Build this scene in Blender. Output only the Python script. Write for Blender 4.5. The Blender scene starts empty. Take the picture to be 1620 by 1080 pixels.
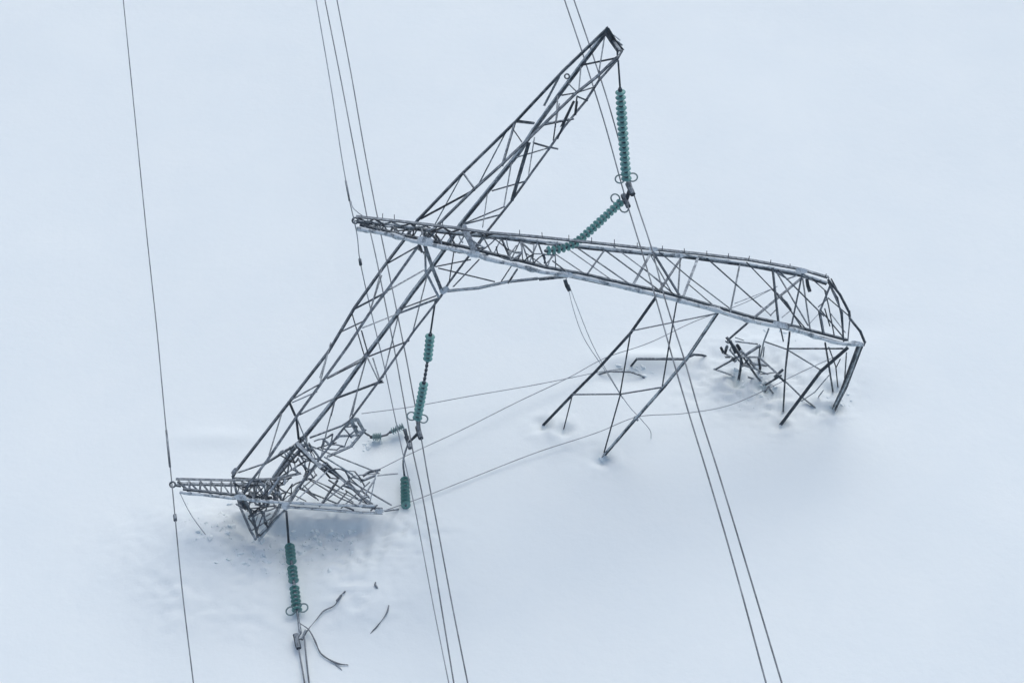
import bpy, bmesh, math, random
from mathutils import Vector, Matrix, noise
R = math.radians
rnd = random.Random(7)
sc = bpy.context.scene
COL = sc.collection

# ------------------------------------------------------------------ camera
PITCH, DIST, HFOV = R(42), 57.0, R(31)
FW = Vector((0, math.cos(PITCH), -math.sin(PITCH)))
RT = Vector((1, 0, 0)); UP = RT.cross(FW)
CAM = -FW * DIST
cd = bpy.data.cameras.new("camera"); cam = bpy.data.objects.new("camera", cd); COL.objects.link(cam)
cam.location = CAM
cam.rotation_euler = (R(90) - PITCH, 0, 0)
cd.sensor_fit = 'HORIZONTAL'; cd.angle = HFOV; cd.clip_start = 0.5; cd.clip_end = 3000
sc.camera = cam
# ------------------------------------------------------------------ world and light (overcast daylight)
SUN_EL, SUN_AZ = 60, 20            # azimuth from +Y (beyond the tower) towards +X
w = bpy.data.worlds.new("World"); sc.world = w; w.use_nodes = True
nt = w.node_tree; bg = nt.nodes['Background']
sky = nt.nodes.new('ShaderNodeTexSky'); sky.sky_type = 'NISHITA'; sky.sun_disc = False
sky.sun_elevation = R(SUN_EL); sky.sun_rotation = R(SUN_AZ)
sky.air_density = 1.0; sky.dust_density = 3.0; sky.ozone_density = 1.0
nt.links.new(sky.outputs[0], bg.inputs[0]); bg.inputs[1].default_value = 0.14
sl = bpy.data.lights.new("sun", 'SUN'); sl.energy = 0.95; sl.angle = R(70); sl.color = (1.0, 0.98, 0.93)
so = bpy.data.objects.new("sun", sl); COL.objects.link(so)
sd = Vector((math.sin(R(SUN_AZ)) * math.cos(R(SUN_EL)), math.cos(R(SUN_AZ)) * math.cos(R(SUN_EL)), math.sin(R(SUN_EL))))
so.rotation_euler = sd.to_track_quat('Z', 'Y').to_euler(); so.location = sd * 60
sc.view_settings.view_transform = 'Standard'; sc.view_settings.look = 'None'
sc.view_settings.exposure = 0.16; sc.view_settings.gamma = 1.0; sc.view_settings.use_curve_mapping = False

# ------------------------------------------------------------------ survey helpers: photo position + height or distance -> world point
F = 810 / math.tan(HFOV / 2)
def ray(px, py):
    return FW + RT * ((px - 810) / F) + UP * ((540 - py) / F)      # depth 1 along the view axis
def at_h(px, py, h):
    d = ray(px, py); return CAM + d * ((h - CAM.z) / d.z)
def depth_h(px, py, h):
    return (h - CAM.z) / ray(px, py).z
def at_d(px, py, dep):
    return CAM + ray(px, py) * dep
def sstep(a, b, x):
    t = max(0.0, min(1.0, (x - a) / (b - a))); return t * t * (3 - 2 * t)

# ------------------------------------------------------------------ snow ground
def _c(px, py): p = at_h(px, py, 0); return p.x, p.y
SC0, SC1 = _c(378, 806), _c(640, 812)
PITS = [(_c(1180, 590), 2.0, 1.2, .55), (_c(1205, 640), 2.3, 1.2, .40), (_c(990, 597), 1.0, .45, .30),
        (_c(1330, 640), 1.5, 1.2, .35), (_c(600, 705), 1.2, .7, .20), (_c(1250, 520), 2.4, .6, .35),
        (_c(950, 722), .8, .5, .18), (_c(565, 690), 1.4, .6, .22)]
HUMPS = [(_c(345, 690), 1.2, .35, .07), (_c(330, 850), 2.0, 2.0, .35), (_c(540, 930), 2.6, 1.2, .25),
         (_c(1030, 572), 1.2, .35, .22), (_c(700, 880), 3, 2, .2)]
LUMPC = _c(440, 880); CH2 = _c(1200, 600); RUB = _c(500, 850)
FEET = [_c(*p) for p in ((858, 671), (892, 679), (952, 724), (1239, 650), (1233, 670), (1318, 646), (1292, 646), (1317, 618), (1163, 595), (1168, 601), (1206, 603), (1225, 622), (1208, 610))]
def ridge(p): return 1 - 2 * abs(noise.noise(p))
def G(x, y):
    z = .42 * noise.noise((x * .045, y * .045, 3.1)) + .10 * noise.noise((x * .21 + 5, y * .13, 1.7))
    z += 7 * noise.noise((x * .004, y * .004, 9.1)) * sstep(60, 250, math.hypot(x, y))
    for (cx, cy), sx, sy, a in PITS:
        q = ((x - cx) / sx) ** 2 + ((y - cy) / sy) ** 2
        if q < 9: z -= .45 * a * math.exp(-q)
    for (cx, cy), sx, sy, a in HUMPS:
        q = ((x - cx) / sx) ** 2 + ((y - cy) / sy) ** 2
        if q < 9: z += a * math.exp(-q)
    # the scarp torn open below the buried leg
    if -14 < x < 0 and -14 < y < 0:
        L = SC1[0] - SC0[0]; s = (x - SC0[0]) / L
        yl = SC0[1] + (SC1[1] - SC0[1]) * s + .25 * noise.noise((x * .9, 2.2, 0)) - .35
        n = yl - y
        win = sstep(-.12, .12, s) * (1 - sstep(.62, 1.05, s))
        z -= .35 * sstep(-.05, .42, n) * math.exp(-(max(0, n - .3) / 1.5) ** 2) * win
        z += .12 * math.exp(-((n + .5) / .6) ** 2) * win
    for cx, cy in FEET:
        q = ((x - cx) ** 2 + (y - cy) ** 2) ** .5
        if q < 1.2:
            q += .10 * noise.noise((x * 4, y * 4, 7))
            z += -.17 * math.exp(-(q / .20) ** 2) + .03 * math.exp(-((q - .42) / .2) ** 2) + .03 * math.exp(-(q / .7) ** 2) * noise.noise((x * 5, y * 5, 3))
    r = math.hypot((x - LUMPC[0]) / 4.2, (y - LUMPC[1]) / 2.6)
    if r < 1.6:
        k = 1 - sstep(.55, 1.6, r)
        m = .5 + noise.noise((x * .6, y * .6, 12)); z += .5 * k * m * (.12 * ridge((x * .9, y * 1.2, 4)) + .09 * ridge((x * 2.3, y * 2.6, 1)) + .05 * ridge((x * 5.5, y * 5.5, 2)) + .02 * ridge((x * 11, y * 11, 5)))
    r = math.hypot((x - RUB[0]) / 3.4, (y - RUB[1]) / 1.7)
    if r < 1.3:
        k = 1 - sstep(.5, 1.3, r); q = noise.noise((x * 1.7 + 3, y * 2.1, 8))
        z += k * (.12 * abs(q) + .07 * ridge((x * 3.1, y * 3.6, 6)) + .035 * ridge((x * 7.5, y * 7.5, 2)) + .014 * ridge((x * 14, y * 14, 2)))
    r = math.hypot((x - CH2[0]) / 2.6, (y - CH2[1]) / 1.8)
    if r < 1.5:
        z += (1 - sstep(.5, 1.5, r)) * (.055 * ridge((x * 1.7, y * 2.2, 4)) + .05 * ridge((x * 4.5, y * 4.5, 2)) + .018 * ridge((x * 10, y * 10, 2)))
    return z
def on_ground(px, py, lift=0.0):
    h = 0.0
    for _ in range(12):
        p = at_h(px, py, h + lift); h = .4 * h + .6 * G(p.x, p.y)
    return at_h(px, py, h + lift)

def axis_coords(fine0, fine1, step, reach):
    c = [fine0 + i * step for i in range(int((fine1 - fine0) / step) + 1)]
    s, v = step, c[-1]
    while v < reach: s *= 1.10; v += s; c.append(v)
    s, v = step, c[0]; pre = []
    while v > -reach: s *= 1.10; v -= s; pre.append(v)
    return pre[::-1] + c

# ------------------------------------------------------------------ materials
def new_mat(name):
    m = bpy.data.materials.new(name); m.use_nodes = True
    t = m.node_tree; return m, t, t.nodes['Principled BSDF']
def tex_noise(t, scale, detail=6, rough=.6):
    tc = t.nodes.new('ShaderNodeTexCoord'); n = t.nodes.new('ShaderNodeTexNoise')
    n.inputs['Scale'].default_value = scale; n.inputs['Detail'].default_value = detail; n.inputs['Roughness'].default_value = rough
    t.links.new(tc.outputs['Object'], n.inputs['Vector']); return n
def ramp(t, src, p0, p1, c0=(0, 0, 0, 1), c1=(1, 1, 1, 1)):
    r = t.nodes.new('ShaderNodeValToRGB'); e = r.color_ramp.elements
    e[0].position, e[1].position = p0, p1; e[0].color, e[1].color = c0, c1
    t.links.new(src, r.inputs[0]); return r
def math_n(t, op, a, b=None):
    n = t.nodes.new('ShaderNodeMath'); n.operation = op; n.use_clamp = op in ('ADD', 'MULTIPLY')
    for i, v in enumerate((a, b)):
        if v is None: continue
        if isinstance(v, (int, float)): n.inputs[i].default_value = v
        else: t.links.new(v, n.inputs[i])
    return n.outputs[0]
SNOWC = (0.782, 0.862, 0.868, 1)
def snow_material(name, bump=.25, scale=3.0, c=SNOWC):
    m, t, b = new_mat(name)
    n = tex_noise(t, .35, 4); r = ramp(t, n.outputs[0], .3, .7, (c[0] * .965, c[1] * .975, c[2] * .985, 1), c)
    t.links.new(r.outputs[0], b.inputs['Base Color']); b.inputs['Roughness'].default_value = .85
    b.inputs['Specular IOR Level'].default_value = .15
    n2 = tex_noise(t, scale, 9, .62); bp = t.nodes.new('ShaderNodeBump')
    bp.inputs['Strength'].default_value = bump; bp.inputs['Distance'].default_value = .12
    t.links.new(n2.outputs[0], bp.inputs['Height']); t.links.new(bp.outputs[0], b.inputs['Normal'])
    return m
def steel_material(name, rime, dark=(0.010, 0.021, 0.031, 1), up0=.35, up1=.95):
    """galvanised angle steel with frozen rime: patches everywhere, more on faces that look up"""
    m, t, b = new_mat(name)
    geo = t.nodes.new('ShaderNodeNewGeometry'); sep = t.nodes.new('ShaderNodeSeparateXYZ')
    t.links.new(geo.outputs['Normal'], sep.inputs[0])
    upf = ramp(t, sep.outputs[2], up0, up1)
    n = tex_noise(t, 2.3, 5, .7); n2 = tex_noise(t, 11, 6, .7)
    oi = t.nodes.new('ShaderNodeObjectInfo')          # each bar is iced a little differently
    nr = math_n(t, 'ADD', n.outputs[0], math_n(t, 'MULTIPLY', oi.outputs['Random'], .16))
    pat = ramp(t, nr, .68 - .30 * rime, .84 - .30 * rime)
    fine = ramp(t, n2.outputs[0], .42, .62)
    up = math_n(t, 'MULTIPLY', upf.outputs[0], .26 + .80 * rime)
    f = math_n(t, 'ADD', up, math_n(t, 'MULTIPLY', pat.outputs[0], .22 + .40 * rime))
    f = math_n(t, 'MULTIPLY', f, math_n(t, 'ADD', math_n(t, 'MULTIPLY', fine.outputs[0], .6), .4))
    mix = t.nodes.new('ShaderNodeMix'); mix.data_type = 'RGBA'
    dk = ramp(t, n2.outputs[0], .3, .7, dark, tuple(v * 1.9 for v in dark[:3]) + (1,))
    t.links.new(f, mix.inputs[0]); t.links.new(dk.outputs[0], mix.inputs[6]); mix.inputs[7].default_value = (.56, .64, .69, 1)
    t.links.new(mix.outputs[2], b.inputs['Base Color'])
    b.inputs['Roughness'].default_value = .75; b.inputs['Specular IOR Level'].default_value = .15
    bp = t.nodes.new('ShaderNodeBump'); bp.inputs['Strength'].default_value = .5; bp.inputs['Distance'].default_value = .02
    t.links.new(n2.outputs[0], bp.inputs['Height']); t.links.new(bp.outputs[0], b.inputs['Normal'])
    return m
M_SNOW = snow_material('wind_packed_snow', .13, 3.0)
M_CRUST = snow_material('rime_crust', .6, 14, (.60, .68, .72, 1))
_t = M_CRUST.node_tree; _n = tex_noise(_t, 5, 6, .7); _r = ramp(_t, _n.outputs[0], .36, .50, (.12, .16, .19, 1), (.60, .68, .72, 1))
_t.links.new(_r.outputs[0], _t.nodes['Principled BSDF'].inputs['Base Color'])
M_STEEL = steel_material('steel_light_rime', .30)
M_RIMED = steel_material('steel_rimed', .68)
M_CAKED = steel_material('steel_caked', 1.0)
M_WIRE, _t, _b = new_mat('aluminium_wire')
_n = tex_noise(_t, 1.2, 5, .7); _r = ramp(_t, _n.outputs[0], .40, .70, (.07, .09, .11, 1), (.26, .30, .33, 1))
_t.links.new(_r.outputs[0], _b.inputs['Base Color']); _b.inputs['Roughness'].default_value = .55
M_THIN, _t, _b = new_mat('frosted_thin_wire')
_n = tex_noise(_t, 1.5, 5, .7); _r = ramp(_t, _n.outputs[0], .35, .70, (.14, .17, .19, 1), (.36, .40, .44, 1))
_t.links.new(_r.outputs[0], _b.inputs['Base Color']); _b.inputs['Roughness'].default_value = .7
M_GLASS, _t, _b = new_mat('green_toughened_glass')
_n = tex_noise(_t, 9, 4); _r = ramp(_t, _n.outputs[0], .35, .70, (.08, .36, .33, 1), (.36, .66, .61, 1))
_t.links.new(_r.outputs[0], _b.inputs['Base Color']); _b.inputs['Roughness'].default_value = .22
_b.inputs['Transmission Weight'].default_value = .30; _b.inputs['IOR'].default_value = 1.45
M_RING, _t, _b = new_mat('grey_green_ring_metal')
_n = tex_noise(_t, 9, 4); _r = ramp(_t, _n.outputs[0], .35, .70, (.10, .17, .18, 1), (.20, .30, .31, 1))
_t.links.new(_r.outputs[0], _b.inputs['Base Color']); _b.inputs['Roughness'].default_value = .5

# ------------------------------------------------------------------ object helpers
def link(name, bm, mat, parent=None, origin=None, smooth=False):
    """one mesh object; vertices are given in world space"""
    me = bpy.data.meshes.new(name)
    if smooth:
        for f in bm.faces: f.smooth = True
    org = Vector(origin) if origin is not None else None
    root = parent
    off = Vector((0, 0, 0))
    chain = parent
    while chain is not None: off += chain.location; chain = chain.parent
    loc = (org - off) if org is not None else Vector((0, 0, 0))
    bmesh.ops.translate(bm, verts=bm.verts, vec=-(off + loc))
    bm.to_mesh(me); bm.free(); me.materials.append(mat)
    o = bpy.data.objects.new(name, me); COL.objects.link(o)
    o.parent = parent; o.location = loc
    return o
def root_at(name, loc, label, cat, group=None):
    o = bpy.data.objects.new(name, None); COL.objects.link(o); o.location = loc; o.empty_display_size = .3
    o['label'] = label; o['category'] = cat
    if group: o['group'] = group
    return o
def tag(o, label, cat, group=None):
    o['label'] = label; o['category'] = cat
    if group: o['group'] = group
    return o
def box_uv(bm, p, q, u, v, u0, u1, v0, v1):
    vs = [bm.verts.new(e + u * a + v * b) for e in (p, q) for a, b in ((u0, v0), (u1, v0), (u1, v1), (u0, v1))]
    for idx in ((3, 2, 1, 0), (4, 5, 6, 7), (0, 1, 5, 4), (1, 2, 6, 5), (2, 3, 7, 6), (3, 0, 4, 7)):
        bm.faces.new([vs[i] for i in idx])
def angle_bar(bm, pts, wd, flip=1, roll=0.0):
    """L-section rolled steel along a polyline"""
    wd = wd * .72; th = max(.011, wd * .15)
    for p, q in zip(pts, pts[1:]):
        t = (q - p)
        if t.length < 1e-4: continue
        t.normalize()
        u = t.cross(Vector((0, 0, 1)))
        if u.length < .15: u = t.cross(Vector((0, 1, 0)))
        u.normalize(); v = u.cross(t); v.normalize()
        if v.z < 0: v = -v
        m = Matrix.Rotation(roll, 3, t); u = m @ u; v = m @ v
        e = t * (wd * .18)
        box_uv(bm, p - e, q + e, u, v, -wd / 2, wd / 2, -th, 0)
        a, b = (wd / 2 - th, wd / 2) if flip > 0 else (-wd / 2, -wd / 2 + th)
        box_uv(bm, p - e * .9, q + e * .9, u, v, a, b, -wd, -th - .0005)
def smooth_path(pts, n=6):
    if len(pts) < 3: 
        return [pts[0].lerp(pts[-1], i / n) for i in range(n + 1)]
    L = [max((q - p).length, 1e-6) for p, q in zip(pts, pts[1:])]; S = [(q - p) / l for p, q, l in zip(pts, pts[1:], L)]
    T = [S[0]] + [(S[i - 1] * L[i] + S[i] * L[i - 1]) / (L[i - 1] + L[i]) for i in range(1, len(S))] + [S[-1]]
    out = []
    for i, l in enumerate(L):
        for k in range(n):
            s = k / n; s2, s3 = s * s, s * s * s
            out.append(pts[i] * (2 * s3 - 3 * s2 + 1) + T[i] * l * (s3 - 2 * s2 + s) + pts[i + 1] * (3 * s2 - 2 * s3) + T[i + 1] * l * (s3 - s2))
    out.append(pts[-1]); return out
def tube(bm, pts, r, sides=6, jit=0.0, closed=False):
    rings = []; prev = None; N = len(pts)
    for i, p in enumerate(pts):
        if closed: t = pts[(i + 1) % N] - pts[i - 1]
        else: t = pts[min(i + 1, N - 1)] - pts[max(i - 1, 0)]
        t.normalize()
        u = t.cross(prev) if prev is not None else t.cross(Vector((0, 0, 1)))
        if prev is None:
            if u.length < .1: u = t.cross(Vector((1, 0, 0)))
            u.normalize(); prev = u
        else:
            u = prev - t * prev.dot(t); u.normalize(); prev = u
        v = t.cross(u)
        rr = r * (1 + jit * (2 * noise.noise(p * 3.1)))
        rings.append([bm.verts.new(p + (u * math.cos(a) + v * math.sin(a)) * rr * (1 + jit * noise.noise(p * 6 + Vector((a, 0, 0)))))
                      for a in [2 * math.pi * k / sides for k in range(sides)]])
    M = N if closed else N - 1
    for i in range(M):
        A, B = rings[i], rings[(i + 1) % N]
        for k in range(sides):
            bm.faces.new((A[k], A[(k + 1) % sides], B[(k + 1) % sides], B[k]))
    if not closed:
        bm.faces.new(rings[0][::-1]); bm.faces.new(rings[-1])

# ------------------------------------------------------------------ ground sheet
def build_ground():
    xs = axis_coords(-19, 17, .085, 900); ys = axis_coords(-13, 11, .085, 900)
    verts = [(x, y, G(x, y)) for y in ys for x in xs]
    nx = len(xs)
    faces = [(j * nx + i, j * nx + i + 1, (j + 1) * nx + i + 1, (j + 1) * nx + i) for j in range(len(ys) - 1) for i in range(nx - 1)]
    me = bpy.data.meshes.new('snow_ground'); me.from_pydata(verts, [], faces)
    me.polygons.foreach_set('use_smooth', [True] * len(me.polygons)); me.materials.append(M_SNOW)
    o = bpy.data.objects.new('snow_ground', me); COL.objects.link(o); o['kind'] = 'structure'
build_ground()

# ------------------------------------------------------------------ tower survey
# pictures of the survey: origin x, origin y, enlargement
ZM = {'1': (760, 0, 5.4), '2': (640, 160, 5.4), '3': (540, 310, 5.4), '4': (780, 310, 5.4), '5': (1020, 370, 4.263),
      '6': (1100, 400, 3.6), '7': (820, 440, 3.6), '8': (440, 360, 3.6), 'a': (340, 560, 3.6), 'b': (250, 660, 4.91),
      'c': (450, 660, 6.0), 'd': (540, 500, 4.91), 'e': (400, 840, 4.5), 'f': (880, 100, 3.6), 'g': (480, 240, 6.0),
      'h': (1100, 520, 6.75), 'p': (0, 0, 1.0)}
AXIS = {   # centre line of each stretch of the tower: photo position and height
    'beam': [(963, 45, 13.0), (690, 400, 7.0), (400, 830, .55)],
    'near': [(265, 765, 2.0), (440, 785, 1.5), (640, 805, .35)],
    'far': [(560, 350, 8.3), (700, 395, 7.9), (900, 430, 7.2), (1100, 455, 6.2), (1250, 480, 5.2), (1370, 545, 3.4)]}
OFF = {'beam': dict(A=.35, B=-1.0, C=1.0, D=-.35, M=0),
       'near': dict(U=.1, V=.6, L=-.45, K=.1, M=0),
       'far': dict(U=-.35, V=.65, L=-.55, K=.55, N=.75, M=0)}
def axis_depth(g, px, py):
    best = None
    ax = AXIS[g]
    for i in range(len(ax) - 1):
        (x0, y0, h0), (x1, y1, h1) = ax[i], ax[i + 1]
        dx, dy = x1 - x0, y1 - y0; t = ((px - x0) * dx + (py - y0) * dy) / (dx * dx + dy * dy)
        tc = max(0, min(1, t)); d = math.hypot(px - x0 - dx * tc, py - y0 - dy * tc)
        if best is None or d < best[0]:
            d0, d1 = depth_h(x0, y0, h0), depth_h(x1, y1, h1)
            best = (d, d0 + (d1 - d0) * tc)
    return best[1]
def off(g, e, px, py):
    v = OFF[g][e]
    if g == 'beam':
        k = sstep(260, 60, py) if False else 1 - sstep(60, 300, py)
        tip = dict(A=-.45, B=-.45, C=.45, D=.45, M=0)[e]
        v = v * (1 - k) + tip * k
        v *= 1 - .55 * sstep(740, 850, py)
    if g in ('near', 'far'):
        k = sstep(560, 720, px) if g == 'far' else sstep(270, 380, px)
        v *= .35 + .65 * k
        if g == 'near': v *= 1 - .5 * sstep(520, 620, px)
    return v
def resolve(g, spec):
    """'z x y E x y E ...' with E a chord letter, 'g' the snow, 'hN' a height, '-' interpolated"""
    tk = spec.split(); ox, oy, k = ZM[tk[0]]; pts = []
    for i in range(1, len(tk), 3):
        px, py, e = ox + float(tk[i]) / k, oy + float(tk[i + 1]) / k, tk[i + 2]
        if e == '-': d = None
        elif e == 'g': d = (on_ground(px, py, -.04) - CAM).dot(FW)
        elif e[0] == 'h': d = depth_h(px, py, float(e[1:]))
        else: d = axis_depth(g, px, py) + off(g, e, px, py)
        pts.append([px, py, d])
    # fill the interpolated ones
    known = [i for i, p in enumerate(pts) if p[2] is not None]
    for a, b in zip(known, known[1:]):
        L = [0]
        for i in range(a, b): L.append(L[-1] + math.hypot(pts[i + 1][0] - pts[i][0], pts[i + 1][1] - pts[i][1]))
        for i in range(a + 1, b): pts[i][2] = pts[a][2] + (pts[b][2] - pts[a][2]) * L[i - a] / L[-1]
    return [at_d(*p) for p in pts]

TOWER = root_at('transmission_tower', on_ground(1230, 670), 'grey lattice steel pylon collapsed and twisted in deep snow, crusted with rime', 'pylon')
MATS = {'d': M_STEEL, 'r': M_RIMED, 'c': M_CAKED}
def part(g, name, chords, label):
    """the long corner angles of one stretch as the part's own mesh"""
    bm = bmesh.new(); crust = bmesh.new(); any_crust = False; bmr = bmesh.new(); n_r = 0
    for i, (spec, wd, mt, cr) in enumerate(chords):
        P = resolve(g, spec)
        angle_bar(bm if mt == 'd' else bmr, P, wd, 1 if i % 2 else -1); n_r += mt != 'd'
        if cr:
            any_crust = True
            Q = smooth_path([p + Vector((0, -.25 * wd, .12 * wd)) for p in P], 22)
            tube(crust, Q, cr * .62, 7, .30)
    o = link(name, bm, M_STEEL if n_r < len(chords) else M_RIMED, TOWER); 
    if label: o['label'] = label
    if n_r: link('corner_angle', bmr, M_RIMED, o)
    else: bmr.free()
    if any_crust: link('rime_crust', crust, M_CRUST, o, smooth=True)
    else: crust.free()
    return o
def braces(g, parent, rows, name='brace'):
    for i, row in enumerate(rows.strip().splitlines()):
        row = row.strip()
        if not row: continue
        head, spec = row.split(':'); mt, wd = head[0], float(head[1:])
        bm = bmesh.new(); angle_bar(bm, resolve(g, spec), wd * (.86 if wd < .1 else 1), 1 if i % 2 else -1, roll=rnd.uniform(-.35, .35))
        link(name if len(spec.split()) == 7 else 'bent_' + name, bm, MATS[mt], parent)

def crushed(g, parent, corners, nu, nv, letters, seed, keep=.75, wd=(.035, .062), name='bent_brace', hs=None):
    """a crushed panel: bent bars that still meet at their old joints"""
    q = random.Random(seed); (ax, ay), (bx, by), (cx, cy), (dx, dy) = corners; N = {}
    for i in range(nu + 1):
        for j in range(nv + 1):
            u, v = i / nu, j / nv
            x = (ax * (1 - u) + bx * u) * (1 - v) + (dx * (1 - u) + cx * u) * v + q.uniform(-3.2, 3.2)
            y = (ay * (1 - u) + by * u) * (1 - v) + (dy * (1 - u) + cy * u) * v + q.uniform(-3.2, 3.2)
            N[i, j] = (x, y, q.choice(letters) if hs is None else 'h%.2f' % q.uniform(*hs))
    for (i, j), a in N.items():
        for di, dj in ((1, 0), (0, 1), (1, 1), (1, -1)):
            b = N.get((i + di, j + dj))
            if b is None or q.random() > keep * (1 if di * dj == 0 else .62): continue
            mx, my = (a[0] + b[0]) / 2 + q.uniform(-1.6, 1.6), (a[1] + b[1]) / 2 + q.uniform(-1.6, 1.6)
            spec = 'p %.1f %.1f %s %.1f %.1f - %.1f %.1f %s' % (a + (mx, my) + b)
            bm = bmesh.new(); angle_bar(bm, resolve(g, spec), q.uniform(*wd), q.choice((1, -1)), q.uniform(-.5, .5))
            link(name, bm, MATS[q.choice('dddrrc')], parent)
# ---- the cross beam
beam = part('beam', 'cross_beam', [
    ('p 961 43 A 888 113 A 814 192 A 733 271 A 660 347 A 636 382 A 610 416 A 560 486 A 519 555 A 459 632 A 373 743 A 368 752 A', .085, 'd', 0),
    ('p 975 91 B 945 120 B 912 146 B 834 221 B 795 258 B 749 299 B 681 366 B 660 391 B 614 456 B 583 497 B 551 546 B 507 607 B 468 660 B 423 727 B 393 766 B 384 782 B', .12, 'd', 0),
    ('p 958 48 C 919 100 C 886 144 C 842 205 C 821 238 C 775 295 C 727 354 C 700 396 C 672 435 C 651 462 C 629 493 C 618 508 C 579 560 C 531 627 C 484 685 C 462 710 C 432 754 C', .12, 'r', .028),
    ('p 984 80 D 975 96 D 947 128 D 927 159 D 893 200 D 871 232 D 838 277 D 810 316 D 770 366 D 736 412 D 710 447 D 697 469 D 654 524 D 604 596 D 557 660 D 504 727 D 473 771 D', .10, 'd', 0),
    ('p 368 752 A 379 799 A 396 838 A 405 853 A', .10, 'r', 0),
    ('p 384 782 B 400 815 B 408 850 B', .09, 'r', 0),
    ('p 432 754 C 446 790 C 425 830 C 409 846 C', .09, 'r', .03),
    ('p 473 771 D 453 803 D 409 854 D', .11, 'r', .03)],
    'long lattice cross beam slanting down from its high far tip')
braces('beam', beam, '''
d.13:1 1088 238 A 1150 340 - 1215 420 D
d.13:1 1075 255 C 1130 340 - 1195 430 B
d.07:1 1165 370 C 1172 490 D
d.06:1 1215 420 D 1165 500 B
r.05:1 1140 300 C 1195 345 D
r.05:1 1170 350 C 1215 385 D
d.07:1 870 550 C 1160 490 B
d.055:1 1060 320 C 1015 600 B
d.055:1 1015 600 B 1010 690 D
d.055:1 860 560 C 840 780 B
d.05:1 755 715 A 830 790 B
d.06:1 700 810 C 820 790 B
d.06:1 820 790 B 980 740 D
d.06:1 830 820 B 915 855 D
d.06:1 825 820 B 805 975 D
d.085:1 790 865 B 685 1080 D
d.05:1 662 805 C 640 1080 B
r.09:1 310 1030 A 460 1045 C
r.06:1 560 1050 B 790 1010 D
c.07:1 670 650 A 540 900 C
r.06:1 1000 640 B 910 720 D
d.06:2 970 160 A 1105 180 C
d.08:2 940 180 A 830 550 B
d.05:2 935 250 A 1000 345 C
c.05:2 865 255 A 615 735 C
d.06:2 503 610 A 600 745 B
d.09:2 130 1000 A 590 752 B
c.05:2 480 640 A 250 1062 C
d.085:2 1100 350 C 1240 390 D
d.055:2 1240 390 D 1312 405 D
r.055:2 940 482 C 1240 392 D
d.05:2 1110 310 C 1060 625 D
d.10:2 1052 350 B 908 842 D
d.05:2 917 510 C 850 900 D
r.055:2 745 762 C 1030 680 D
d.04:2 712 765 C 668 1075 D
r.06:2 510 1040 C 850 898 D
r.06:2 512 1046 C 832 960 D
d.08:2 1430 20 B 1300 315 D
d.05:2 1290 190 B 1270 335 D
d.06:2 1170 205 C 1440 150 D
d.05:2 1475 0 B 1460 115 D
r.05:2 1320 20 C 1290 190 D
d.06:3 640 430 B 390 572 A
d.05:3 345 620 A 238 1010 B
d.075:8 430 460 A 620 360 B
d.075:8 620 360 B 832 240 C
d.05:8 345 596 A 480 532 B
r.06:8 485 568 B 680 490 C
r.085:8 680 485 C 908 398 D
d.06:8 695 462 C 895 388 D
d.055:8 590 272 A 520 485 B
d.055:8 422 490 A 490 722 C
d.06:8 475 585 B 512 715 C
d.06:8 540 742 C 580 870 D
d.055:8 515 730 C 745 640 D
d.055:8 852 262 C 770 582 D
d.055:8 682 510 C 598 852 D
d.055:8 262 862 B 500 732 C
d.05:8 300 652 A 240 880 B
r.06:8 70 980 A 232 890 B
r.05:8 80 992 A 222 930 B
d.08:8 130 1060 B 320 970 C
d.08:8 320 970 C 592 868 D
d.05:8 555 890 D 600 880 D
d.055:8 502 742 C 450 930 - 410 1075 D
d.05:8 322 980 C 300 1070 C
d.08:a 425 268 A 460 350 - 475 485 C
d.05:a 380 335 A 308 572 B
d.06:a 640 135 B 832 38 C
d.055:a 640 0 A 598 132 B
d.055:a 870 22 C 932 152 D
d.05:a 862 20 C 812 200 - 780 345 D
d.055:a 682 262 C 640 420 - 600 602 D
r.08:a 130 672 A 285 618 B
d.085:a 285 618 B 445 520 C
d.07:a 445 520 C 515 462 C
r.065:a 540 472 C 720 405 - 775 368 D
r.05:a 570 535 C 690 500 D
c.05:a 470 370 B 560 595 C
d.055:a 185 890 B 260 660 C
d.07:a 380 690 C 520 600 D
d.06:a 100 700 A 330 712 C
d.06:a 120 850 A 175 880 B
d.06:a 175 880 B 350 860 D
d.06:a 190 920 A 300 830 D
r.06:a 210 1000 A 320 930 D
r.05:a 225 970 B 255 890 C
d.05:a 235 1020 B 275 900 D
d.05:a 300 960 C 250 870 B
''')
# snow-caked plates and hip members where the far leg crosses the beam
braces('beam', beam, '''
c.24:3 1045 262 B 1135 455 B
c.09:3 652 232 A 728 380 B
c.08:3 800 290 B 715 385 B
c.10:3 1240 300 D 1130 470 D
c.15:a 470 508 B 602 642 B
c.10:a 370 700 B 300 800 B
''', 'rime_coated_plate')
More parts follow.
